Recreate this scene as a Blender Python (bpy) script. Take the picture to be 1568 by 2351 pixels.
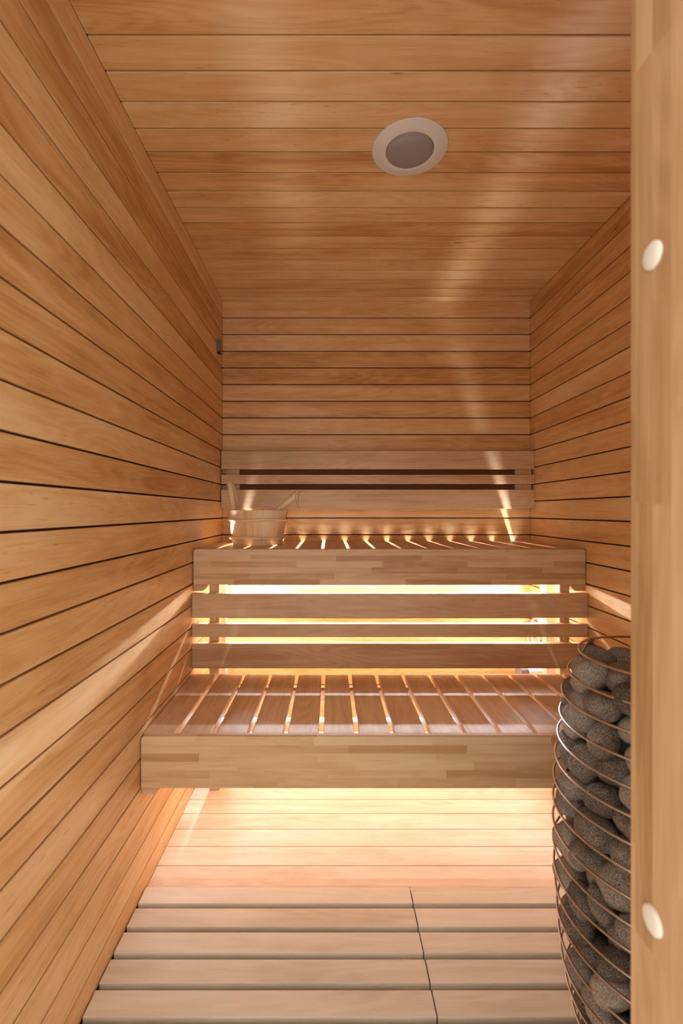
import bpy, bmesh, math, random
import numpy as np
from mathutils import Vector, Matrix, noise

for o in list(bpy.data.objects):
    bpy.data.objects.remove(o)
random.seed(7)
S = bpy.context.scene
COL = S.collection

# ------------------------------------------------------------------ camera, world, exposure
CAM_H = 1.121
cd = bpy.data.cameras.new('camera')
cam = bpy.data.objects.new('camera', cd)
COL.objects.link(cam)
cam.location = (0, 0, CAM_H)
cam.rotation_euler = (math.radians(90), 0, 0)
cd.sensor_fit = 'VERTICAL'
cd.sensor_height = 36.0
cd.lens = 36.0 * 1067 / 2351
cd.shift_x = 27 / 2351
cd.shift_y = -2.5 / 2351
cd.clip_start = 0.02
cd.dof.use_dof = True
cd.dof.focus_distance = 1.75
cd.dof.aperture_fstop = 4.2
S.camera = cam

W = bpy.data.worlds.new('world')
S.world = W
W.use_nodes = True
bg = W.node_tree.nodes['Background']
bg.inputs[0].default_value = (1.0, 0.975, 0.945, 1)
WORLD_STRENGTH = 2.15
bg.inputs[1].default_value = WORLD_STRENGTH
LED_UPPER = 300.0
LED_LOWER = 15.0
LED_SIDE = 750.0
LED_COL = (0.85, 0.94, 1.10, 1)

S.view_settings.view_transform = 'Standard'
S.view_settings.look = 'None'
S.view_settings.gamma = 1
S.view_settings.use_curve_mapping = False
S.view_settings.exposure = 0.0

# room (metres; camera at x=0, y=0)
XL, XR, YB, YF, ZC = -0.546, 1.021, 2.368, 0.4646, 2.190
PITCH = 0.085

# ------------------------------------------------------------------ helpers
def srgb(r, g, b):
    f = lambda c: (c / 255 / 12.92) if c / 255 <= 0.04045 else ((c / 255 + 0.055) / 1.055) ** 2.4
    return (f(r), f(g), f(b), 1)

def tag(o, label=None, cat=None, group=None, kind=None):
    if label: o['label'] = label
    if cat: o['category'] = cat
    if group: o['group'] = group
    if kind: o['kind'] = kind
    return o

def empty(name, loc, label, cat, group=None):
    o = bpy.data.objects.new(name, None)
    COL.objects.link(o)
    o.location = loc
    o.empty_display_size = 0.05
    bpy.context.view_layer.update()
    return tag(o, label, cat, group)

def new_bm():
    bm = bmesh.new()
    bm.loops.layers.uv.new('UVMap')
    bm.loops.layers.uv.new('Rnd')
    return bm

def finish(name, bm, mat, parent=None, smooth=False, local=False):
    """world-space bmesh -> object; if parented, vertices are moved to the parent's frame"""
    if parent is not None and not local:
        bmesh.ops.translate(bm, verts=bm.verts, vec=-Vector(parent.location))
    me = bpy.data.meshes.new(name)
    if parent is None and not local:
        # origin at base centre
        xs = [v.co for v in bm.verts]
        mn = Vector((min(c.x for c in xs), min(c.y for c in xs), min(c.z for c in xs)))
        mx = Vector((max(c.x for c in xs), max(c.y for c in xs), max(c.z for c in xs)))
        org = Vector(((mn.x + mx.x) / 2, (mn.y + mx.y) / 2, mn.z))
        bmesh.ops.translate(bm, verts=bm.verts, vec=-org)
    else:
        org = Vector((0, 0, 0))
    bmesh.ops.recalc_face_normals(bm, faces=bm.faces)
    bm.to_mesh(me)
    bm.free()
    me.materials.append(mat)
    if smooth:
        for p in me.polygons: p.use_smooth = True
    o = bpy.data.objects.new(name, me)
    o.location = org
    COL.objects.link(o)
    if parent is not None: o.parent = parent
    return o

def board(bm, x0, x1, y0, y1, z0, z1, axis=0, bev=0.0009, seg=1, rnd=None):
    """a bevelled board added to bm, its UV running in metres along 'axis'"""
    t = bmesh.new()
    bmesh.ops.create_cube(t, size=1)
    for v in t.verts:
        v.co = Vector((x0 if v.co.x < 0 else x1, y0 if v.co.y < 0 else y1, z0 if v.co.z < 0 else z1))
    if bev > 0:
        bmesh.ops.bevel(t, geom=list(t.edges), offset=bev, segments=seg, affect='EDGES', profile=0.5)
    add_uv(t, bm, axis, rnd)

def add_uv(t, bm, axis, rnd=None):
    r1 = random.random() if rnd is None else rnd
    r2 = random.random()
    uv = bm.loops.layers.uv['UVMap']
    rv = bm.loops.layers.uv['Rnd']
    bmesh.ops.recalc_face_normals(t, faces=t.faces)
    vm = [bm.verts.new(v.co) for v in t.verts]
    t.verts.index_update()
    for f in t.faces:
        try:
            nf = bm.faces.new([vm[v.index] for v in f.verts])
        except ValueError:
            continue
        nf.smooth = f.smooth
        n = f.normal
        a = [abs(n.x), abs(n.y), abs(n.z)]
        d = a.index(max(a))
        others = [i for i in (0, 1, 2) if i != axis and i != d]
        vi = others[0] if others else [i for i in (0, 1, 2) if i != axis][0]
        for lp in nf.loops:
            c = lp.vert.co
            if d == axis:
                oo = [i for i in (0, 1, 2) if i != axis]
                lp[uv].uv = (c[oo[0]] * 0.2, c[oo[1]])
            else:
                lp[uv].uv = (c[axis], c[vi])
            lp[rv].uv = (r1, r2)
    t.free()

def tube_pts(bm, pts, r, n=10, closed=False, rnd=None):
    """tube along points (list of Vector); r may be a list"""
    t = bmesh.new()
    P = [Vector(p) for p in pts]
    m = len(P)
    rings = []
    up = Vector((0, 0, 1))
    prev = None
    for i in range(m):
        a = P[(i - 1) % m] if (closed or i > 0) else P[i]
        b = P[(i + 1) % m] if (closed or i < m - 1) else P[i]
        d = (b - a).normalized()
        if prev is None:
            s = d.cross(up)
            if s.length < 1e-3: s = d.cross(Vector((1, 0, 0)))
            s.normalize()
        else:
            s = (prev - d * prev.dot(d)).normalized()
        prev = s
        q = d.cross(s)
        rr = r[i] if isinstance(r, (list, tuple)) else r
        rings.append([t.verts.new(P[i] + (s * math.cos(2 * math.pi * k / n) + q * math.sin(2 * math.pi * k / n)) * rr) for k in range(n)])
    for i in range(m if closed else m - 1):
        A, B = rings[i], rings[(i + 1) % m]
        for k in range(n):
            f = t.faces.new((A[k], A[(k + 1) % n], B[(k + 1) % n], B[k]))
            f.smooth = True
    if not closed:
        t.faces.new(rings[0]); t.faces.new(list(reversed(rings[-1])))
    add_uv(t, bm, 0, rnd)

def lathe(bm, prof, c, n=48, axis='Z', closed=False, rnd=None):
    """revolve (r,h) profile about vertical axis through c"""
    t = bmesh.new()
    c = Vector(c)
    rings = []
    for r, h in prof:
        if r < 1e-6:
            rings.append([t.verts.new(c + Vector((0, 0, h)))])
        else:
            rings.append([t.verts.new(c + Vector((r * math.cos(2 * math.pi * k / n), r * math.sin(2 * math.pi * k / n), h))) for k in range(n)])
    R = list(zip(rings, rings[1:]))
    if closed: R.append((rings[-1], rings[0]))
    for A, B in R:
        for k in range(n):
            k2 = (k + 1) % n
            if len(A) == 1 and len(B) == 1: continue
            if len(A) == 1: f = t.faces.new((A[0], B[k], B[k2]))
            elif len(B) == 1: f = t.faces.new((A[k], B[0], A[k2]))
            else: f = t.faces.new((A[k], B[k], B[k2], A[k2]))
            f.smooth = True
    add_uv(t, bm, 2, rnd)

# ------------------------------------------------------------------ materials
def mat_new(name):
    m = bpy.data.materials.new(name)
    m.use_nodes = True
    nt = m.node_tree
    b = nt.nodes['Principled BSDF']
    return m, nt, b

def N(nt, t, **kw):
    n = nt.nodes.new(t)
    for k, v in kw.items():
        setattr(n, k, v)
    return n

def math_node(nt, op, a, b=None, c=None, clamp=False):
    n = N(nt, 'ShaderNodeMath', operation=op, use_clamp=clamp)
    for i, v in enumerate((a, b, c)):
        if v is None: continue
        if isinstance(v, (int, float)): n.inputs[i].default_value = v
        else: nt.links.new(v, n.inputs[i])
    return n.outputs[0]

def mix_col(nt, fac, a, b, mode='MIX'):
    n = N(nt, 'ShaderNodeMix', data_type='RGBA', blend_type=mode)
    for i, v in ((0, fac), (6, a), (7, b)):
        if isinstance(v, (int, float)): n.inputs[i].default_value = v
        elif isinstance(v, tuple): n.inputs[i].default_value = v
        else: nt.links.new(v, n.inputs[i])
    return n.outputs[2]

def wood(name, c_dark, c_mid, c_light, rough=0.5, spec=0.35, laminated=None, tone=0.5, fleck=0.6, lamw=0.75):
    m, nt, b = mat_new(name)
    L = nt.links
    uv = N(nt, 'ShaderNodeUVMap', uv_map='UVMap').outputs[0]
    rn = N(nt, 'ShaderNodeUVMap', uv_map='Rnd').outputs[0]
    s1 = N(nt, 'ShaderNodeSeparateXYZ'); L.new(uv, s1.inputs[0])
    s2 = N(nt, 'ShaderNodeSeparateXYZ'); L.new(rn, s2.inputs[0])
    orand = N(nt, 'ShaderNodeObjectInfo').outputs['Random']
    r1 = math_node(nt, 'FRACT', math_node(nt, 'ADD', s2.outputs[0], orand))
    r2 = math_node(nt, 'FRACT', math_node(nt, 'ADD', s2.outputs[1], math_node(nt, 'MULTIPLY', orand, 7.31)))
    u = math_node(nt, 'MULTIPLY_ADD', r1, 37.0, s1.outputs[0])
    v = math_node(nt, 'MULTIPLY_ADD', r2, 11.0, s1.outputs[1])
    extra = None
    if laminated:
        bw, bh = laminated
        cb = N(nt, 'ShaderNodeCombineXYZ'); L.new(s1.outputs[0], cb.inputs[0]); L.new(s1.outputs[1], cb.inputs[1])
        row = math_node(nt, 'FLOOR', math_node(nt, 'DIVIDE', s1.outputs[1], bh))
        w1 = N(nt, 'ShaderNodeTexWhiteNoise', noise_dimensions='2D')
        cc = N(nt, 'ShaderNodeCombineXYZ'); L.new(row, cc.inputs[0]); L.new(r2, cc.inputs[1]); L.new(cc.outputs[0], w1.inputs['Vector'])
        cell = math_node(nt, 'FLOOR', math_node(nt, 'ADD', math_node(nt, 'DIVIDE', s1.outputs[0], bw), math_node(nt, 'MULTIPLY', w1.outputs[0], 9.0)))
        w2 = N(nt, 'ShaderNodeTexWhiteNoise', noise_dimensions='2D')
        c2 = N(nt, 'ShaderNodeCombineXYZ'); L.new(row, c2.inputs[0]); L.new(cell, c2.inputs[1]); L.new(c2.outputs[0], w2.inputs['Vector'])
        extra = w2.outputs[0]
        u = math_node(nt, 'MULTIPLY_ADD', extra, 23.0, u)
    def vec(su, sv):
        c = N(nt, 'ShaderNodeCombineXYZ')
        L.new(math_node(nt, 'MULTIPLY', u, su), c.inputs[0])
        L.new(math_node(nt, 'MULTIPLY', v, sv), c.inputs[1])
        return c.outputs[0]
    def noise_n(vc, detail=3, rough_=0.55, dist=0.0):
        n = N(nt, 'ShaderNodeTexNoise')
        n.inputs['Scale'].default_value = 1.0
        n.inputs['Detail'].default_value = detail
        n.inputs['Roughness'].default_value = rough_
        n.inputs['Distortion'].default_value = dist
        L.new(vc, n.inputs['Vector'])
        return n.outputs[0]
    fine = noise_n(vec(9, 420), 4)
    broad = noise_n(vec(1.6, 26), 3, 0.5, 0.8)
    blot = noise_n(vec(3.2, 9), 3, 0.55, 0.3)
    # cathedral figure
    wv = N(nt, 'ShaderNodeTexNoise'); wv.inputs['Scale'].default_value = 1.0; wv.inputs['Detail'].default_value = 1.0
    L.new(vec(1.3, 9), wv.inputs['Vector'])
    fig = math_node(nt, 'SINE', math_node(nt, 'MULTIPLY', wv.outputs[0], 95.0))
    fl = noise_n(vec(22, 330), 2)
    patch = noise_n(vec(1.5, 8), 2)
    flk = math_node(nt, 'MULTIPLY', math_node(nt, 'SMOOTH_MIN', math_node(nt, 'MULTIPLY', math_node(nt, 'SUBTRACT', fl, 0.63), 9.0, clamp=True), 1.0, 0.01),
                    math_node(nt, 'MULTIPLY', math_node(nt, 'SUBTRACT', patch, 0.42), 5.0, clamp=True))
    f = math_node(nt, 'MULTIPLY_ADD', math_node(nt, 'SUBTRACT', fine, 0.5), 0.55, 0.5)
    f = math_node(nt, 'MULTIPLY_ADD', math_node(nt, 'SUBTRACT', broad, 0.5), 0.9, f)
    f = math_node(nt, 'MULTIPLY_ADD', math_node(nt, 'SUBTRACT', blot, 0.5), 0.8, f)
    f = math_node(nt, 'MULTIPLY_ADD', fig, 0.06, f)
    f = math_node(nt, 'MULTIPLY_ADD', math_node(nt, 'SUBTRACT', r2, 0.5), tone, f)
    if extra is not None:
        f = math_node(nt, 'MULTIPLY_ADD', math_node(nt, 'SUBTRACT', extra, 0.5), lamw, f)
    rp = N(nt, 'ShaderNodeValToRGB')
    rp.color_ramp.elements[0].position = 0.12; rp.color_ramp.elements[0].color = c_dark
    rp.color_ramp.elements[1].position = 0.9; rp.color_ramp.elements[1].color = c_light
    e = rp.color_ramp.elements.new(0.5); e.color = c_mid
    L.new(f, rp.inputs[0])
    col = mix_col(nt, math_node(nt, 'MULTIPLY', flk, fleck, clamp=True), rp.outputs[0], (c_dark[0] * 0.35, c_dark[1] * 0.28, c_dark[2] * 0.25, 1))
    # small knots
    vo = N(nt, 'ShaderNodeTexVoronoi'); vo.inputs['Scale'].default_value = 1.0
    L.new(vec(2.4, 11), vo.inputs['Vector'])
    sep = N(nt, 'ShaderNodeSeparateColor'); L.new(vo.outputs['Color'], sep.inputs[0])
    kn = math_node(nt, 'MULTIPLY', math_node(nt, 'SUBTRACT', 0.055, vo.outputs['Distance']), 40.0, clamp=True)
    kn = math_node(nt, 'MULTIPLY', kn, math_node(nt, 'GREATER_THAN', sep.outputs[0], 0.72))
    col = mix_col(nt, math_node(nt, 'MULTIPLY', kn, 0.7), col, (c_dark[0] * 0.3, c_dark[1] * 0.2, c_dark[2] * 0.15, 1))
    L.new(col, b.inputs['Base Color'])
    b.inputs['Roughness'].default_value = rough
    b.inputs['Specular IOR Level'].default_value = spec
    bp = N(nt, 'ShaderNodeBump'); bp.inputs['Strength'].default_value = 0.12; bp.inputs['Distance'].default_value = 0.0006
    L.new(fine, bp.inputs['Height']); L.new(bp.outputs[0], b.inputs['Normal'])
    return m

def plain(name, col, rough=0.5, metal=0.0, noise_amt=0.06, nscale=60, spec=0.5):
    m, nt, b = mat_new(name)
    tc = N(nt, 'ShaderNodeTexCoord')
    n = N(nt, 'ShaderNodeTexNoise'); n.inputs['Scale'].default_value = nscale; n.inputs['Detail'].default_value = 3
    nt.links.new(tc.outputs['Object'], n.inputs['Vector'])
    d = tuple(c * (1 - noise_amt * 2.5) for c in col[:3]) + (1,)
    c = mix_col(nt, n.outputs[0], d, col)
    nt.links.new(c, b.inputs['Base Color'])
    b.inputs['Roughness'].default_value = rough
    b.inputs['Metallic'].default_value = metal
    b.inputs['Specular IOR Level'].default_value = spec
    return m

def emitter(name, col, strength):
    m, nt, b = mat_new(name)
    b.inputs['Base Color'].default_value = (0.9, 0.9, 0.9, 1)
    b.inputs['Emission Color'].default_value = col
    b.inputs['Emission Strength'].default_value = strength
    return m

M_WALL = wood('alder_panelling', srgb(192, 138, 78), srgb(223, 175, 115), srgb(238, 200, 148), rough=0.42, tone=0.42, fleck=0.85)
M_BENCH = wood('alder_board', srgb(188, 144, 100), srgb(212, 173, 130), srgb(226, 194, 154), rough=0.45, tone=0.4)
M_LAM = wood('laminated_alder', srgb(192, 148, 102), srgb(214, 175, 130), srgb(228, 195, 152), rough=0.45, laminated=(0.34, 0.0236), tone=0.1, fleck=0.4)
M_FLOORP = wood('pale_floor_panelling', srgb(210, 180, 150), srgb(228, 204, 178), srgb(238, 220, 198), rough=0.5, tone=0.4)
M_DUCK = wood('pale_duckboard_wood', srgb(204, 190, 164), srgb(224, 212, 190), srgb(236, 226, 208), rough=0.5, tone=0.4, fleck=0.3)
M_JAMB = wood('laminated_door_frame', srgb(160, 118, 76), srgb(184, 144, 102), srgb(200, 162, 122), rough=0.5, laminated=(0.42, 0.024), tone=0.0, fleck=0.2, lamw=0.45)
M_PALE = wood('pale_bucket_pine', srgb(222, 182, 130), srgb(240, 210, 164), srgb(248, 226, 190), rough=0.5, tone=0.5, fleck=0.2)
M_BACK = plain('dark_groove_wood', srgb(92, 50, 24), 0.95)
M_GAPSHADE = plain('gap_shade_brown', srgb(128, 74, 40), 0.8)  # shade of the backrest gaps put into the colour
M_CREAM = plain('cream_enamel', srgb(226, 218, 204), 0.4, noise_amt=0.01)
M_FROST = plain('frosted_grey_glass', srgb(150, 140, 132), 0.35, noise_amt=0.02, nscale=300)
M_DARKM = plain('dark_grey_metal', srgb(60, 56, 52), 0.5, 0.6)
M_GREYM = plain('brushed_grey_metal', srgb(150, 138, 122), 0.45, 0.7)
M_STEEL = plain('stainless_wire', srgb(205, 192, 180), 0.33, 1.0, noise_amt=0.02)
M_CORE = plain('black_heater_core', srgb(30, 27, 25), 0.9)
M_CAP = plain('ivory_plastic', srgb(226, 216, 196), 0.4, noise_amt=0.01)
M_ROPE = plain('natural_cord', srgb(214, 182, 146), 0.9, noise_amt=0.15, nscale=900)
M_WHITE = plain('white_plastic', srgb(235, 235, 232), 0.4, noise_amt=0.02)
M_GREYP = plain('grey_plastic_case', srgb(120, 118, 118), 0.5, noise_amt=0.03)
M_ALU = plain('aluminium_profile', srgb(200, 200, 200), 0.4, 0.9, noise_amt=0.01)

def stone_mat():
    m, nt, b = mat_new('speckled_olivine')
    L = nt.links
    tc = N(nt, 'ShaderNodeTexCoord')
    rnd = N(nt, 'ShaderNodeObjectInfo').outputs['Random']
    ad = N(nt, 'ShaderNodeVectorMath', operation='ADD'); L.new(tc.outputs['Object'], ad.inputs[0])
    cx = N(nt, 'ShaderNodeCombineXYZ'); L.new(math_node(nt, 'MULTIPLY', rnd, 9.0), cx.inputs[0]); L.new(cx.outputs[0], ad.inputs[1])
    a = N(nt, 'ShaderNodeTexNoise'); a.inputs['Scale'].default_value = 260; a.inputs['Detail'].default_value = 3; a.inputs['Roughness'].default_value = 0.75
    c = N(nt, 'ShaderNodeTexNoise'); c.inputs['Scale'].default_value = 26; c.inputs['Detail'].default_value = 3
    L.new(ad.outputs[0], a.inputs['Vector']); L.new(ad.outputs[0], c.inputs['Vector'])
    f = math_node(nt, 'MULTIPLY_ADD', math_node(nt, 'SUBTRACT', c.outputs[0], 0.5), 1.3, a.outputs[0])
    f = math_node(nt, 'ADD', f, math_node(nt, 'MULTIPLY', math_node(nt, 'SUBTRACT', rnd, 0.5), 0.22))
    rp = N(nt, 'ShaderNodeValToRGB')
    rp.color_ramp.elements[0].position = 0.38; rp.color_ramp.elements[0].color = srgb(52, 44, 37)
    rp.color_ramp.elements[1].position = 0.66; rp.color_ramp.elements[1].color = srgb(188, 174, 157)
    e = rp.color_ramp.elements.new(0.5); e.color = srgb(124, 107, 92)
    L.new(f, rp.inputs[0])
    L.new(rp.outputs[0], b.inputs['Base Color'])
    b.inputs['Roughness'].default_value = 0.85
    b.inputs['Specular IOR Level'].default_value = 0.25
    bp = N(nt, 'ShaderNodeBump'); bp.inputs['Strength'].default_value = 0.4; bp.inputs['Distance'].default_value = 0.001
    L.new(a.outputs[0], bp.inputs['Height']); L.new(bp.outputs[0], b.inputs['Normal'])
    return m
M_STONE = stone_mat()

# ------------------------------------------------------------------ the room
T, G = 0.014, 0.0054          # plank thickness, groove width

def struct(name, bm, mat, label=None):
    o = finish(name, bm, mat)
    return tag(o, label, None, None, 'structure')

def plank_rows(z_top=ZC, z_bot=0.0):
    rows, z = [], z_top
    while z > z_bot + 0.002:
        z2 = max(z - PITCH, z_bot)
        rows.append((z2 + G / 2 if z2 > z_bot else z2, z - G / 2 if z < z_top else z))
        z = z2
    return rows

def backed(name, boards_fn, back_box):
    bm = new_bm()
    boards_fn(bm)
    o = finish(name, bm, M_WALL)
    o['kind'] = 'structure'
    bb = new_bm()
    board(bb, *back_box, bev=0)
    bmesh.ops.translate(bb, verts=bb.verts, vec=-Vector(o.location))
    b = finish('groove_backing', bb, M_BACK, local=True)
    b.parent = o
    return o

BK = 0.0125                    # how far back the groove bottoms lie
def back_b(bm):
    for a, c in plank_rows(0):
        pass
def f_back(bm):
    for a, c in plank_rows():
        board(bm, XL, XR, YB, YB + T, a, c, 0)
wb = backed('wall_back', f_back, (XL - .02, XR + .02, YB + BK, YB + .05, -.0339, ZC + .02))
def f_left(bm):
    for a, c in plank_rows():
        board(bm, XL - T, XL, YF, YB, a, c, 1)
wl = backed('wall_left', f_left, (XL - .05, XL - BK, YF - .2, YB + .05, -.0339, ZC + .02))
def f_right(bm):
    for a, c in plank_rows():
        board(bm, XR, XR + T, YF, YB, a, c, 1)
wr = backed('wall_right', f_right, (XR + BK, XR + .05, YF - .2, YB + .05, -.0339, ZC + .02))
def f_ceil(bm):
    y = YB - 0.048
    board(bm, XL, XR, y + G / 2, YB, ZC, ZC + T, 0)
    while y > YF:
        y2 = y - PITCH
        board(bm, XL, XR, max(y2 + G / 2, YF), y - G / 2, ZC, ZC + T, 0)
        y = y2
cl = backed('ceiling', f_ceil, (XL - .05, XR + .05, YF - .2, YB + .05, ZC + BK, ZC + .05))

# floor: pale tongue-and-groove platform under the benches, plain boards under the duckboards
bm = new_bm()
Y_ST = 1.372
y = Y_ST + 0.012
board(bm, XL, XR, Y_ST, y - 0.0012, -0.03, 0.0, 0)
while y < YB:
    y2 = min(y + 0.0845, YB)
    board(bm, XL, XR, y + 0.0012, y2 - 0.0012, -0.03, 0.0, 0)
    y = y2
fl = struct('floor', bm, M_FLOORP)
bm = new_bm()
board(bm, XL - .06, XR + .06, YF - 0.3, YB + .06, -0.06, -0.034, 0, bev=0)
bmesh.ops.translate(bm, verts=bm.verts, vec=-Vector(fl.location))
sf = finish('subfloor_board', bm, M_WALL, local=True)
sf.parent = fl

# front wall with the doorway, seen only from inside or past the frame
DX0, DX1, DZ = -0.45, 0.30, 2.02
bm = new_bm()
for a, c in plank_rows():
    board(bm, DX1 + .03, XR, YF - T, YF, a, c, 0)
    board(bm, XL, DX0 - .03, YF - T, YF, a, c, 0)
    if a > DZ + 0.03: board(bm, DX0 - .03, DX1 + .03, YF - T, YF, a, c, 0)
board(bm, DX1 + .03, XR, YF - .1, YF - T - .001, -.034, ZC, 2, bev=0)
board(bm, XL, DX0 - .03, YF - .1, YF - T - .001, -.034, ZC, 2, bev=0)
board(bm, DX0 - .03, DX1 + .03, YF - .1, YF - T - .001, DZ + .03, ZC, 0, bev=0)
struct('wall_front', bm, M_WALL)
bm = new_bm()
board(bm, DX1, DX1 + .0295, YF - .24, YF + .0, -.034, DZ, 2, bev=.002, seg=2)
struct('trim_1', bm, M_JAMB)
bm = new_bm()
board(bm, DX0 - .0295, DX0, YF - .24, YF + .0, -.034, DZ, 2, bev=.002, seg=2)
board(bm, DX0 - .0295, DX1 + .0295, YF - .24, YF + .0, DZ + .0005, DZ + .03, 0, bev=.002, seg=2)
struct('trim_2', bm, M_JAMB)

# ------------------------------------------------------------------ benches
def apron_mesh(bm, x0, x1, y0, y1, z0, z1, r=0.014):
    """front board with rounded top corners and softened long edges"""
    t = bmesh.new()
    out = [(x0, z0), (x1, z0)]
    for k in range(7):
        a = math.pi / 2 * k / 6
        out.append((x1 - r + r * math.cos(a), z1 - r + r * math.sin(a)))
    for k in range(7):
        a = math.pi / 2 + math.pi / 2 * k / 6
        out.append((x0 + r + r * math.cos(a), z1 - r + r * math.sin(a)))
    A = [t.verts.new((x, y0, z)) for x, z in out]
    B = [t.verts.new((x, y1, z)) for x, z in out]
    n = len(out)
    fa = t.faces.new(A); t.faces.new(list(reversed(B)))
    for i in range(n):
        t.faces.new((A[i], B[i], B[(i + 1) % n], A[(i + 1) % n]))
    bmesh.ops.recalc_face_normals(t, faces=t.faces)
    front = [e for e in t.edges if all(v.co.y < y0 + 1e-6 for v in e.verts)]
    bmesh.ops.bevel(t, geom=front, offset=0.004, segments=3, affect='EDGES', profile=0.5)
    add_uv(t, bm, 0)

def cleat_mesh(bm, x0, x1, y0, y1, z0, z1, ch, side):
    t = bmesh.new()
    if side < 0:
        out = [(x0, z0), (x1 - ch, z0), (x1, z0 + ch), (x1, z1), (x0, z1)]
    else:
        out = [(x0 + ch, z0), (x1, z0), (x1, z1), (x0, z1), (x0, z0 + ch)]
    A = [t.verts.new((x, y0, z)) for x, z in out]
    B = [t.verts.new((x, y1, z)) for x, z in out]
    n = len(out)
    t.faces.new(A); t.faces.new(list(reversed(B)))
    for i in range(n): t.faces.new((A[i], B[i], B[(i + 1) % n], A[(i + 1) % n]))
    add_uv(t, bm, 1)

def bench(name, label, yf, yb, ztop, zbot, x_first, pitch, slot, nslots, th, cleat_z, rails, ap_t=0.018):
    e = empty(name, ((XL + XR) / 2, (yf + yb) / 2, zbot), label, 'bench')
    bm = new_bm()
    apron_mesh(bm, XL + .003, XR - .004, yf, yf + ap_t, zbot, ztop)
    finish('front_board', bm, M_LAM, e)
    edges = [XL + .002] + [x_first + pitch * k for k in range(nslots)] + [XR - .003]
    proto = None
    for i in range(nslots + 1):
        a = edges[i] + (slot / 2 if i else 0)
        b_ = edges[i + 1] - (slot / 2 if i < nslots else 0)
        if 0 < i < nslots and proto is not None:
            o = proto.copy(); COL.objects.link(o); o.parent = e
            o.location = (pitch * (i - 1), 0, 0)
            continue
        bm = new_bm()
        board(bm, a, b_, yf + ap_t + .0012, yb, ztop - th - .001, ztop - .001, 1, bev=.003, seg=3)
        o = finish('slat', bm, M_BENCH, e)
        if i == 1: proto = o
    for s in (-1, 1):
        bm = new_bm()
        if s < 0: cleat_mesh(bm, XL + .0005, XL + .055, yf + ap_t + .0005, yb - .01, cleat_z, ztop - th - .0015, .018, s)
        else: cleat_mesh(bm, XR - .055, XR - .0005, yf + ap_t + .0005, yb - .01, cleat_z, ztop - th - .0015, .018, s)
        finish('wall_cleat', bm, M_BENCH, e)
    for (a, b_) in rails:
        bm = new_bm()
        board(bm, XL + .0555, XR - .0555, a, b_, ztop - th - .046, ztop - th - .0015, 0, bev=.002)
        finish('cross_rail', bm, M_BENCH, e)
    return e

UB = bench('upper_bench', 'higher slatted wooden sauna bench across the back wall, with the bucket standing on it',
           1.845, YB - .002, 0.970, 0.8275, -0.458, 0.107, 0.0145, 14, 0.022, 0.80, [(1.905, 1.935)])
LB = bench('lower_bench', 'lower and nearer slatted wooden sauna bench, its right end behind the stone heater',
           1.333, 1.847, 0.475, 0.324, -0.444, 0.1047, 0.0145, 14, 0.026, 0.298, [(1.742, 1.772)])

# slatted skirt between the two benches
SK = empty('bench_skirt', ((XL + XR) / 2, 1.85, 0.0), 'three horizontal wooden boards on posts, filling the space between lower and upper bench', 'bench panel')
for (z0, z1) in ((0.698, 0.794), (0.622, 0.674), (0.4985, 0.5965)):
    bm = new_bm()
    board(bm, XL + .002, XR - .002, 1.835, 1.8635, z0, z1, 0, bev=.0018, seg=2)
    finish('board', bm, M_BENCH, SK)
for (x0, x1) in ((-0.483, -0.443), (0.922, 0.962)):
    bm = new_bm()
    board(bm, x0, x1, 1.864, 1.902, 0.0, 0.942, 2, bev=.002)
    p = finish('post', bm, M_BENCH, SK)
    for z in (0.686, 0.611):
        bm = new_bm()
        t = bmesh.new()
        bmesh.ops.create_cone(t, cap_ends=True, segments=24, radius1=.008, radius2=.0065, depth=.003,
                              matrix=Matrix.Translation(((x0 + x1) / 2, 1.8625, z)) @ Matrix.Rotation(math.pi / 2, 4, 'X'))
        add_uv(t, bm, 0)
        bmesh.ops.translate(bm, verts=bm.verts, vec=-Vector(SK.location))
        o = finish('screw_plug', bm, M_BENCH, p, local=True)
for (x0, x1) in ((-0.468, -0.432), (0.902, 0.938)):
    bm = new_bm()
    board(bm, x0, x1, 1.9355, 1.975, 0.0, 0.942, 2, bev=.002)
    finish('leg', bm, M_FLOORP, UB)

# backrest on the back wall
BR = empty('backrest', ((XL + XR) / 2, 2.33, 1.132), 'three horizontal wooden backrest boards on the back wall above the upper bench', 'backrest')
for (z0, z1) in ((1.329, 1.420), (1.2554, 1.301), (1.132, 1.227)):
    bm = new_bm()
    board(bm, XL + .006, XR - .001, 2.313, 2.333, z0, z1, 0, bev=.0015, seg=2)
    finish('board', bm, M_BENCH, BR)
for (x0, x1) in ((-0.521, -0.452), (0.932, 1.012)):
    bm = new_bm()
    board(bm, x0, x1, 2.3332, 2.3678, 1.15, 1.40, 2, bev=.002)
    finish('support_block', bm, M_BENCH, BR)

for (z0, z1) in ((1.142, 1.176), (1.372, 1.405)):  # unseen rails added to keep light out from behind the backrest boards
    bm = new_bm()
    board(bm, -0.4515, .9315, 2.3335, 2.3677, z0, z1, 0, bev=.001)
    finish('light_block_rail', bm, M_BENCH, BR)

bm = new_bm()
board(bm, -0.4515, .9315, 2.352, 2.3677, 1.1765, 1.3715, 0, bev=.001)  # added dark strip, painted as the shade seen through the backrest gaps
finish('gap_shade_strip', bm, M_GAPSHADE, BR)

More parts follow.
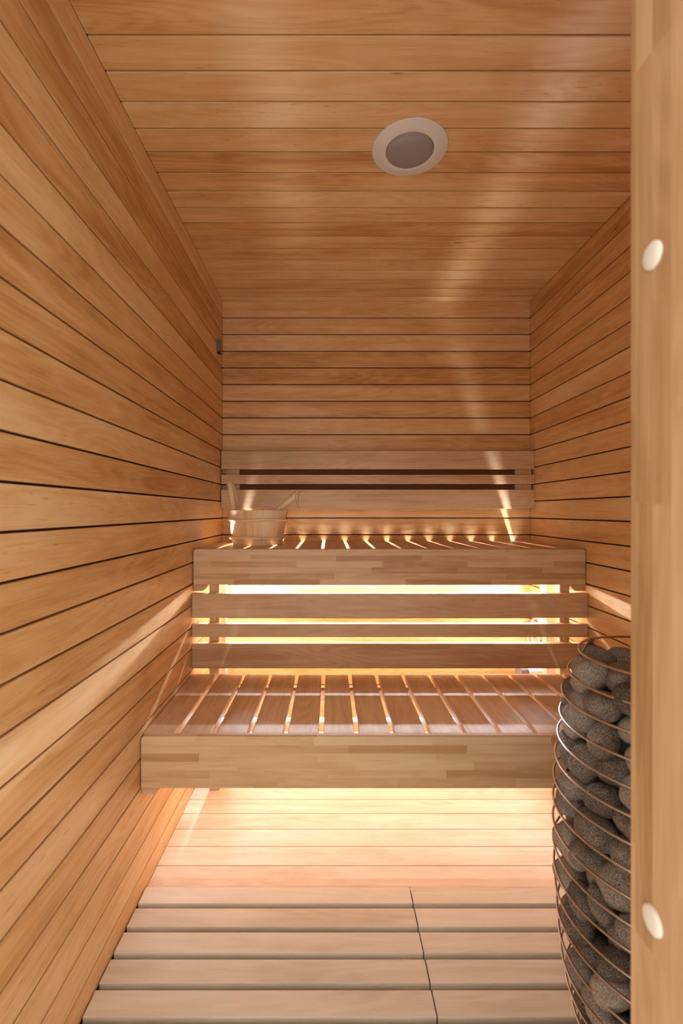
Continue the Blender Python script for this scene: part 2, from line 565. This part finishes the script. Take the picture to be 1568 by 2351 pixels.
# ------------------------------------------------------------------ duckboards
def duckboard(name, label, x0, x1, xr):
    e = empty(name, ((x0 + x1) / 2, .9, -.034), label, 'duckboard', 'duckboards on the floor')
    proto = None
    for i in range(12):
        y1 = 1.371 - .0738 * i
        if proto is None:
            bm = new_bm()
            board(bm, x0, x1, y1 - .0575, y1, -.008, .012, 0, bev=.0015, seg=2)
            proto = finish('slat', bm, M_DUCK, e)
        else:
            o = proto.copy(); COL.objects.link(o); o.parent = e; o.location = (0, -.0738 * i, 0)
    for x in xr:
        bm = new_bm()
        board(bm, x - .02, x + .02, .50, 1.365, -.0338, -.0082, 1, bev=.001)
        finish('runner', bm, M_DUCK, e)
duckboard('duckboard', 'left slatted wooden floor duckboard, running from the left wall to the joint', XL + .004, 0.2345, (-.45, 0.19))
duckboard('duckboard', 'right slatted wooden floor duckboard, running under the stone heater', 0.2375, XR - .004, (0.28, .9))

# ------------------------------------------------------------------ LED strips under the benches
def led(name, label, yx, z, x0, x1, y_side, mat_l, mat_s, pw):
    e = empty(name, ((x0 + x1) / 2, yx, z - .008), label, 'light strip', 'strip lights under the benches')
    bm = new_bm()
    tube_pts(bm, [(x0 + (x1 - x0) * k / 64, yx, z) for k in range(65)], .0062, 8)
    finish('rear_diffuser', bm, mat_l, e)
    bm = new_bm()
    board(bm, x0 - .004, x1 + .004, yx - pw, yx + pw, z - .0095, z - .0065, 0, bev=0)
    finish('profile', bm, M_ALU, e)
    for x in (x0, x1):
        bm = new_bm()
        tube_pts(bm, [(x, y_side + (yx - .02 - y_side) * k / 12, z) for k in range(13)], .005, 8)
        finish('side_diffuser', bm, mat_s, e)
    return e
led('light_strip', 'hidden white strip light under the upper bench', 2.245, .861, XL + .062, XR - .060, 1.99,
    emitter('upper_strip_glow', LED_COL, LED_UPPER), emitter('upper_side_glow', LED_COL, LED_SIDE), .0105)
led('light_strip', 'white strip light under the lower bench, glimpsed between its slats', 1.715, .352, XL + .062, XR - .060, 1.37,
    emitter('lower_strip_glow', LED_COL, LED_LOWER), emitter('lower_side_glow', LED_COL, LED_SIDE * .05), .0045)

# ------------------------------------------------------------------ ceiling light
DLX, DLY = 0.236, 1.372
DL = empty('downlight', (DLX, DLY, ZC), 'round cream ceiling light with a grey frosted glass, switched off', 'ceiling light')
bm = new_bm()
lathe(bm, [(.111, .0), (.111, -.002), (.108, -.0035), (.083, -.0065), (.073, -.0085), (.070, -.0075), (.069, -.003), (.069, 0)], (DLX, DLY, ZC), 72, closed=True)
finish('trim_ring', bm, M_CREAM, DL, smooth=True)
bm = new_bm()
lathe(bm, [(.069, -.002), (.0688, -.0075), (.065, -.0095), (.035, -.0105), (0, -.0108)], (DLX, DLY, ZC), 64)
finish('glass', bm, M_FROST, DL, smooth=True)

# ------------------------------------------------------------------ sensor on the left wall
SN = empty('temperature_sensor', (XL + .009, 2.262, 1.888), 'small grey metal temperature sensor high on the left wall near the back corner', 'sensor')
bm = new_bm()
board(bm, XL + .0002, XL + .012, 2.247, 2.277, 1.893, 1.954, 2, bev=.002, seg=2)
board(bm, XL + .0115, XL + .020, 2.251, 2.273, 1.898, 1.949, 2, bev=.002, seg=2)
finish('housing', bm, M_GREYM, SN)
bm = new_bm()
board(bm, XL + .0002, XL + .018, 2.250, 2.274, 1.886, 1.8928, 2, bev=.0015)
finish('bottom_cap', bm, M_DARKM, SN)

# ------------------------------------------------------------------ bucket
BX, BY, BZ = -0.331, 2.135, 0.9695
BU = empty('sauna_bucket', (BX, BY, BZ), 'pale wooden stave bucket standing at the left end of the upper bench', 'bucket')
NS = 20
BH = .154
r_b, r_t = .1125, .1365
wallt = .011
rad = lambda h: r_b + (r_t - r_b) * h / BH
bm = new_bm()
for k in range(NS):
    t = bmesh.new()
    a0 = 2 * math.pi * (k + .006) / NS
    a1 = 2 * math.pi * (k + .994) / NS
    rows = []
    for h in (0, BH * .5, BH):
        ro = rad(h); ri = ro - wallt
        row = []
        for j in range(4):
            a = a0 + (a1 - a0) * j / 3
            row.append((t.verts.new((BX + ro * math.cos(a), BY + ro * math.sin(a), BZ + h)),
                        t.verts.new((BX + ri * math.cos(a), BY + ri * math.sin(a), BZ + h))))
        rows.append(row)
    for A, B in zip(rows, rows[1:]):
        for j in range(3):
            t.faces.new((A[j][0], A[j + 1][0], B[j + 1][0], B[j][0]))
            t.faces.new((A[j + 1][1], A[j][1], B[j][1], B[j + 1][1]))
        t.faces.new((A[0][1], A[0][0], B[0][0], B[0][1]))
        t.faces.new((A[3][0], A[3][1], B[3][1], B[3][0]))
    for row, s in ((rows[0], -1), (rows[-1], 1)):
        for j in range(3):
            t.faces.new((row[j][0], row[j + 1][0], row[j + 1][1], row[j][1]))
    add_uv(t, bm, 2)
finish('staves', bm, M_PALE, BU)
bm = new_bm()
lathe(bm, [(0, .008), (r_b - wallt + .001, .008), (r_b - wallt + .001, .018), (0, .018)], (BX, BY, BZ), 40)
finish('bottom', bm, M_PALE, BU)
for h, rr in ((.112, .0062), (.031, .0068)):
    bm = new_bm()
    pts = []
    for k in range(96):
        a = 2 * math.pi * k / 96
        R_ = rad(h) + .0035
        pts.append((BX + R_ * math.cos(a), BY + R_ * math.sin(a), BZ + h + .0018 * math.sin(3 * a + h * 40)))
    tube_pts(bm, pts, rr, 10, closed=True)
    finish('hoop', bm, M_PALE, BU, smooth=True)
# bent-wood handle, an arch tipped over to the left
bm = new_bm()
t = bmesh.new()
prev = None
ha = .052
npt = 28
hx = BX - .094
for k in range(npt + 1):
    a = math.pi * k / npt
    yy = BY - ha * math.cos(a) * (1 if abs(math.cos(a)) < 1 else 1)
    hh = (abs(math.sin(a)) ** .7) * .175
    zz = BZ + .115 + hh
    xx = hx - .004 - .016 * (hh / .175) - .018 * (hh / .175) ** 2 + .004
    w = .0085
    dn = Vector((0, math.cos(a), math.sin(a))).normalized() * .004
    ring = [t.verts.new((xx - w, yy + dn.y * -1, zz + dn.z)), t.verts.new((xx + w, yy + dn.y * -1, zz + dn.z)),
            t.verts.new((xx + w, yy + dn.y, zz - dn.z)), t.verts.new((xx - w, yy + dn.y, zz - dn.z))]
    if prev:
        for j in range(4): t.faces.new((prev[j], prev[(j + 1) % 4], ring[(j + 1) % 4], ring[j]))
    else: t.faces.new(ring)
    prev = ring
t.faces.new(list(reversed(prev)))
add_uv(t, bm, 1)
finish('bent_handle', bm, M_PALE, BU)

# ladle resting in the bucket
LP0 = Vector((BX - .055, BY - .02, BZ + .028))
LP1 = Vector((-0.137, BY - .045, 1.208))
LD = empty('ladle', LP0, 'wooden ladle leaning in the bucket, its notched handle sticking out to the right', 'ladle')
ld = (LP1 - LP0).normalized()
side = Vector((0, 1, 0)); side = (side - ld * side.dot(ld)).normalized()
nrm = ld.cross(side)
LL = (LP1 - LP0).length
bm = new_bm(); t = bmesh.new(); prev = None
nn = 60
for k in range(nn + 1):
    s = k / nn
    c = LP0 + ld * (LL * s)
    w = .011 + .004 * s
    th = .0085 + .0045 * s
    if s > .55: th += .0011 * math.sin(s * 150)
    if k in (0, nn): w *= .7; th *= .6
    ring = [t.verts.new(c + side * (w * math.cos(a)) + nrm * (th * math.sin(a))) for a in [2 * math.pi * j / 12 for j in range(12)]]
    if prev:
        for j in range(12):
            f = t.faces.new((prev[j], prev[(j + 1) % 12], ring[(j + 1) % 12], ring[j])); f.smooth = True
    else: t.faces.new(ring)
    prev = ring
t.faces.new(list(reversed(prev)))
add_uv(t, bm, 0)
finish('handle', bm, M_PALE, LD)
bm = new_bm()
lathe(bm, [(0, -.004), (.018, -.002), (.028, .012), (.032, .034), (.029, .034), (.025, .014), (.015, .003), (0, .002)], tuple(LP0 - Vector((.002, 0, .004))), 32)
finish('bowl', bm, M_PALE, LD, smooth=True)
bm = new_bm()
q = LP1 - ld * .012
cy = q.y - .016
pts = [(q.x - .003, cy, q.z), (q.x - .008, cy, q.z - .018), (q.x - .001, cy - .001, q.z - .047), (q.x + .003, cy - .001, q.z - .060),
       (q.x + .006, cy, q.z - .047), (q.x + .007, cy, q.z - .02), (q.x + .004, cy, q.z)]
tube_pts(bm, pts, .0015, 8)
tube_pts(bm, [(q.x + .001, cy - .002, q.z - .058), (q.x + .008, cy - .003, q.z - .066), (q.x + .015, cy - .002, q.z - .064)], .0024, 8)
tube_pts(bm, [(q.x - .001, q.y + .016, q.z), (q.x, cy, q.z)], .0015, 8)
finish('hanging_cord', bm, M_ROPE, LD, smooth=True)

# ------------------------------------------------------------------ wiring behind the skirt at the right
CB = empty('cable_bundle', (.86, 2.06, .42), 'white cables coiled behind the boards between the benches, at their right end', 'cables')
bm = new_bm()
for j in range(7):
    pts = []
    cx, cz = .955 + random.uniform(-.02, .02), .555 + random.uniform(-.02, .02)
    for k in range(40):
        a = 2 * math.pi * k / 40
        pts.append((cx + .042 * math.cos(a) * random.uniform(.97, 1.03), 2.06 + j * .006 + .01 * math.sin(2 * a + j), cz + .075 * math.sin(a)))
    tube_pts(bm, pts, .0028, 6, closed=True)
finish('coiled_cable', bm, M_WHITE, CB, smooth=True)
bm = new_bm()
tube_pts(bm, [(.88, 2.02, .44), (.90, 2.02, .53), (.92, 2.03, .58), (.935, 2.05, .66), (.945, 2.08, .75), (.95, 2.10, .84)], .0035, 8)
finish('supply_cable', bm, M_WHITE, CB, smooth=True)
bm = new_bm()
tube_pts(bm, [(.90, 2.00, .50), (.92, 2.005, .57), (.935, 2.02, .60)], .004, 8)
finish('brown_lead', bm, M_DARKM, CB, smooth=True)
PB = empty('cable_pouch', (.983, 2.13, .615), 'crumpled white plastic pouch with dark print, behind the topmost board between the benches', 'pouch')
bm = new_bm(); t = bmesh.new()
bmesh.ops.create_uvsphere(t, u_segments=32, v_segments=20, radius=1)
for v in t.verts:
    n_ = noise.noise(v.co * 2.3) * .18
    v.co = Vector((.983 + v.co.x * .030 * (1 + n_), 2.13 + v.co.y * .02 * (1 + n_), .64 + v.co.z * .062 * (1 + n_)))
for f in t.faces: f.smooth = True
add_uv(t, bm, 2)
finish('pouch_body', bm, M_WHITE, PB)
bm = new_bm()
board(bm, .968, .973, 2.1085, 2.112, .610, .64, 2, bev=0)
board(bm, .982, .987, 2.1085, 2.112, .612, .645, 2, bev=0)
finish('printed_marks', bm, M_DARKM, PB)
PS = empty('power_supply', (.92, 2.12, .0), 'grey and white power supply box standing behind the lower bench at its right end', 'power supply')
bm = new_bm()
board(bm, .86, .893, 2.08, 2.16, 0.001, .412, 0, bev=.003)
finish('grey_housing', bm, M_GREYP, PS)
bm = new_bm()
board(bm, .8935, .985, 2.08, 2.16, 0.001, .406, 0, bev=.003)
finish('white_housing', bm, M_WHITE, PS)

# ------------------------------------------------------------------ screw caps on the door frame
for z, lab in ((1.358, 'upper of the two round ivory screw caps on the wooden door frame at the right'),
               (0.741, 'lower of the two round ivory screw caps on the wooden door frame at the right')):
    bm = new_bm()
    t = bmesh.new()
    prof = [(.0128, 0), (.0125, .0016), (.0105, .0030), (.006, .0038), (0, .0041)]
    rings = []
    for r, h in prof:
        if r == 0: rings.append([t.verts.new((DX1 - h, .4315, z))])
        else: rings.append([t.verts.new((DX1 - h, .4315 + r * math.cos(a), z + r * math.sin(a))) for a in [2 * math.pi * k / 32 for k in range(32)]])
    for A, B in zip(rings, rings[1:]):
        for k in range(32):
            if len(B) == 1: f = t.faces.new((A[k], A[(k + 1) % 32], B[0]))
            else: f = t.faces.new((A[k], A[(k + 1) % 32], B[(k + 1) % 32], B[k]))
            f.smooth = True
    add_uv(t, bm, 2)
    tag(finish('screw_cap', bm, M_CAP), lab, 'screw cap', 'screw caps on the door frame')

# ------------------------------------------------------------------ heater
HX, HY = 0.634, 0.867
Q = .859
TOPZ = CAM_H - .275
SP = .0432
RR = [.174, .196, .209, .214, .2185, .224, .227, .228, .2285, .228, .2265, .2235, .220, .2165, .211, .202, .190, .176, .160]
RR = [r * Q for r in RR]
HE = empty('sauna_heater', (HX, HY, .0125), 'round wire basket sauna heater full of grey stones, beside the door frame', 'heater')
def ringz(i): return TOPZ - SP * i
def prof_r(z):
    x = (TOPZ - z) / SP
    if x <= 0: return RR[0]
    if x >= len(RR) - 1: return RR[-1]
    i = int(x); f = x - i
    return RR[i] * (1 - f) + RR[i + 1] * f
for i, r in enumerate(RR):
    bm = new_bm()
    z = ringz(i)
    tube_pts(bm, [(HX + r * math.cos(2 * math.pi * k / 120), HY + r * math.sin(2 * math.pi * k / 120), z) for k in range(120)], .0023, 10, closed=True)
    finish('wire_ring', bm, M_STEEL, HE, smooth=True)
# inner flat uprights the rings are welded to, with rounded tabs at the top
for a in (math.radians(122), math.radians(2), math.radians(242)):
    bm = new_bm(); t = bmesh.new(); prev = None
    tx, ty = -math.sin(a), math.cos(a)
    zs = [TOPZ + .004 - k * .006 for k in range(int((TOPZ - .02) / .006))]
    for k, z in enumerate(zs):
        hw = .017 if k > 4 else .017 * math.sin(math.acos(max(0, 1 - (k + .6) / 5.2)))
        r = prof_r(z) - .0035
        ring = []
        for (sx, dr) in ((-1, 0), (1, 0), (1, -.002), (-1, -.002)):
            ring.append(t.verts.new((HX + (r + dr) * math.cos(a) + tx * hw * sx, HY + (r + dr) * math.sin(a) + ty * hw * sx, z)))
        if prev:
            for j in range(4): t.faces.new((prev[j], prev[(j + 1) % 4], ring[(j + 1) % 4], ring[j]))
        else: t.faces.new(ring)
        prev = ring
    t.faces.new(list(reversed(prev)))
    add_uv(t, bm, 2)
    finish('upright', bm, M_STEEL, HE)
bm = new_bm()
lathe(bm, [(0, .0125), (.135, .0125), (.135, .028), (.128, .032), (.128, .044), (0, .044)], (HX, HY, 0), 48)
finish('base', bm, M_DARKM, HE)
bm = new_bm()
lathe(bm, [(.062, .0445), (.078, .06), (.078, .70), (.0, .70)], (HX, HY, 0), 32)
finish('heating_core', bm, M_CORE, HE)

# stones: relax spheres between the core and the wires, then squash them into pebbles
rng = np.random.RandomState(11)
NST = 298
z_lo, z_hi = .050, TOPZ - .008
zz = rng.uniform(z_lo + .02, z_hi, NST)
aa = rng.uniform(0, 2 * np.pi, NST)
rad_s = rng.uniform(.0235, .0345, NST)
pr = np.array([prof_r(z) for z in zz])
rr_ = np.sqrt(rng.uniform(.25, 1, NST)) * (pr - rad_s)
P = np.stack([rr_ * np.cos(aa), rr_ * np.sin(aa), zz], 1)
for it in range(500):
    d = P[:, None, :] - P[None, :, :]
    dist = np.sqrt((d ** 2).sum(-1)) + np.eye(NST)
    ov = np.clip(rad_s[:, None] + rad_s[None, :] - dist, 0, None) * (1 - np.eye(NST))
    P += (d / dist[..., None] * ov[..., None]).sum(1) * .28
    if it < 250: P[:, 2] += .0001
    rxy = np.sqrt(P[:, 0] ** 2 + P[:, 1] ** 2) + 1e-9
    pr = np.array([prof_r(z) for z in P[:, 2]]) - rad_s * 1.03
    core = np.where(P[:, 2] < .70, .078 + rad_s * .8, 0)
    new = np.clip(rxy, core, None); new = np.minimum(new, pr)
    P[:, :2] *= (new / rxy)[:, None]
    P[:, 2] = np.clip(P[:, 2], z_lo + rad_s * .8, TOPZ - .012 - rad_s * 1.0)
protos = []
for j in range(10):
    t = bmesh.new()
    bmesh.ops.create_icosphere(t, subdivisions=4, radius=1)
    off = Vector((j * 7.3, j * 3.1, j * 1.7))
    ax = (random.uniform(1.12, 1.42), random.uniform(.92, 1.1), random.uniform(.74, .92))
    for v in t.verts:
        n_ = v.co.normalized()
        k = 1 + .16 * noise.noise(n_ * 1.1 + off) + .05 * noise.noise(n_ * 2.6 + off)
        # slightly boxy, river-worn shape
        p4 = (abs(n_.x) ** 2.6 + abs(n_.y) ** 2.6 + abs(n_.z) ** 2.6) ** (-1 / 2.6)
        v.co = Vector((n_.x * ax[0], n_.y * ax[1], n_.z * ax[2])) * k * (p4 * .6 + .4) * .97
    me = bpy.data.meshes.new('sauna_stone')
    for f in t.faces: f.smooth = True
    t.to_mesh(me); t.free()
    me.materials.append(M_STONE)
    protos.append(me)
stones = []
for i in range(NST):
    o = bpy.data.objects.new('sauna_stone', protos[i % 10])
    COL.objects.link(o)
    p = P[i]
    o.location = (HX + p[0], HY + p[1], p[2])
    s = rad_s[i]
    o.scale = (s, s, s)
    ang = math.atan2(p[1], p[0]) + math.pi / 2
    o.rotation_euler = (random.uniform(-.5, .5), random.uniform(-.9, .9), ang + random.uniform(-.6, .6))
    if rng.rand() < .25: o.rotation_euler = (random.uniform(0, 3), random.uniform(0, 3), random.uniform(0, 3))
    stones.append(o)
# say which one: which wires it lies between, and where along that row, as seen from the doorway
ORD = ['leftmost', 'second from the left', 'third from the left', 'fourth from the left', 'fifth from the left', 'sixth from the left', 'seventh from the left', 'eighth from the left', 'ninth from the left']
NUM = ['first', 'second', 'third', 'fourth', 'fifth', 'sixth', 'seventh', 'eighth', 'ninth', 'tenth', 'eleventh', 'twelfth', 'thirteenth', 'fourteenth', 'fifteenth', 'sixteenth', 'seventeenth', 'eighteenth', 'nineteenth']
rows = {}
for o, p in zip(stones, P):
    l = Vector(o.location)
    outward = Vector((p[0], p[1], 0)).normalized()
    tocam = Vector((-l.x, -l.y, CAM_H - l.z))
    outer = math.hypot(p[0], p[1]) > prof_r(p[2]) - .062
    front = outward.dot(tocam.normalized()) > .12
    px = 757 + 1067 * l.x / l.y
    py = 1173 + 1067 * (CAM_H - l.z) / l.y
    top = p[2] > z_hi - .06
    if ((outer and front) or top) and px < 1452 and py < 2390:
        row = int((TOPZ - p[2]) / SP)
        rows.setdefault(max(row, 0), []).append((px, o))
    else:
        tag(o, 'grey speckled stone in the hidden side of the wire heater', 'stone', 'stones in the sauna heater')
for row, L_ in rows.items():
    L_.sort(key=lambda q_: q_[0])
    for k, (px, o) in enumerate(L_):
        where = ORD[k] if k < len(L_) - 1 or k == 0 else 'rightmost'
        tag(o, 'grey speckled stone just below the %s wire ring from the top, %s' % (NUM[min(row, 18)], where), 'stone', 'stones in the sauna heater')
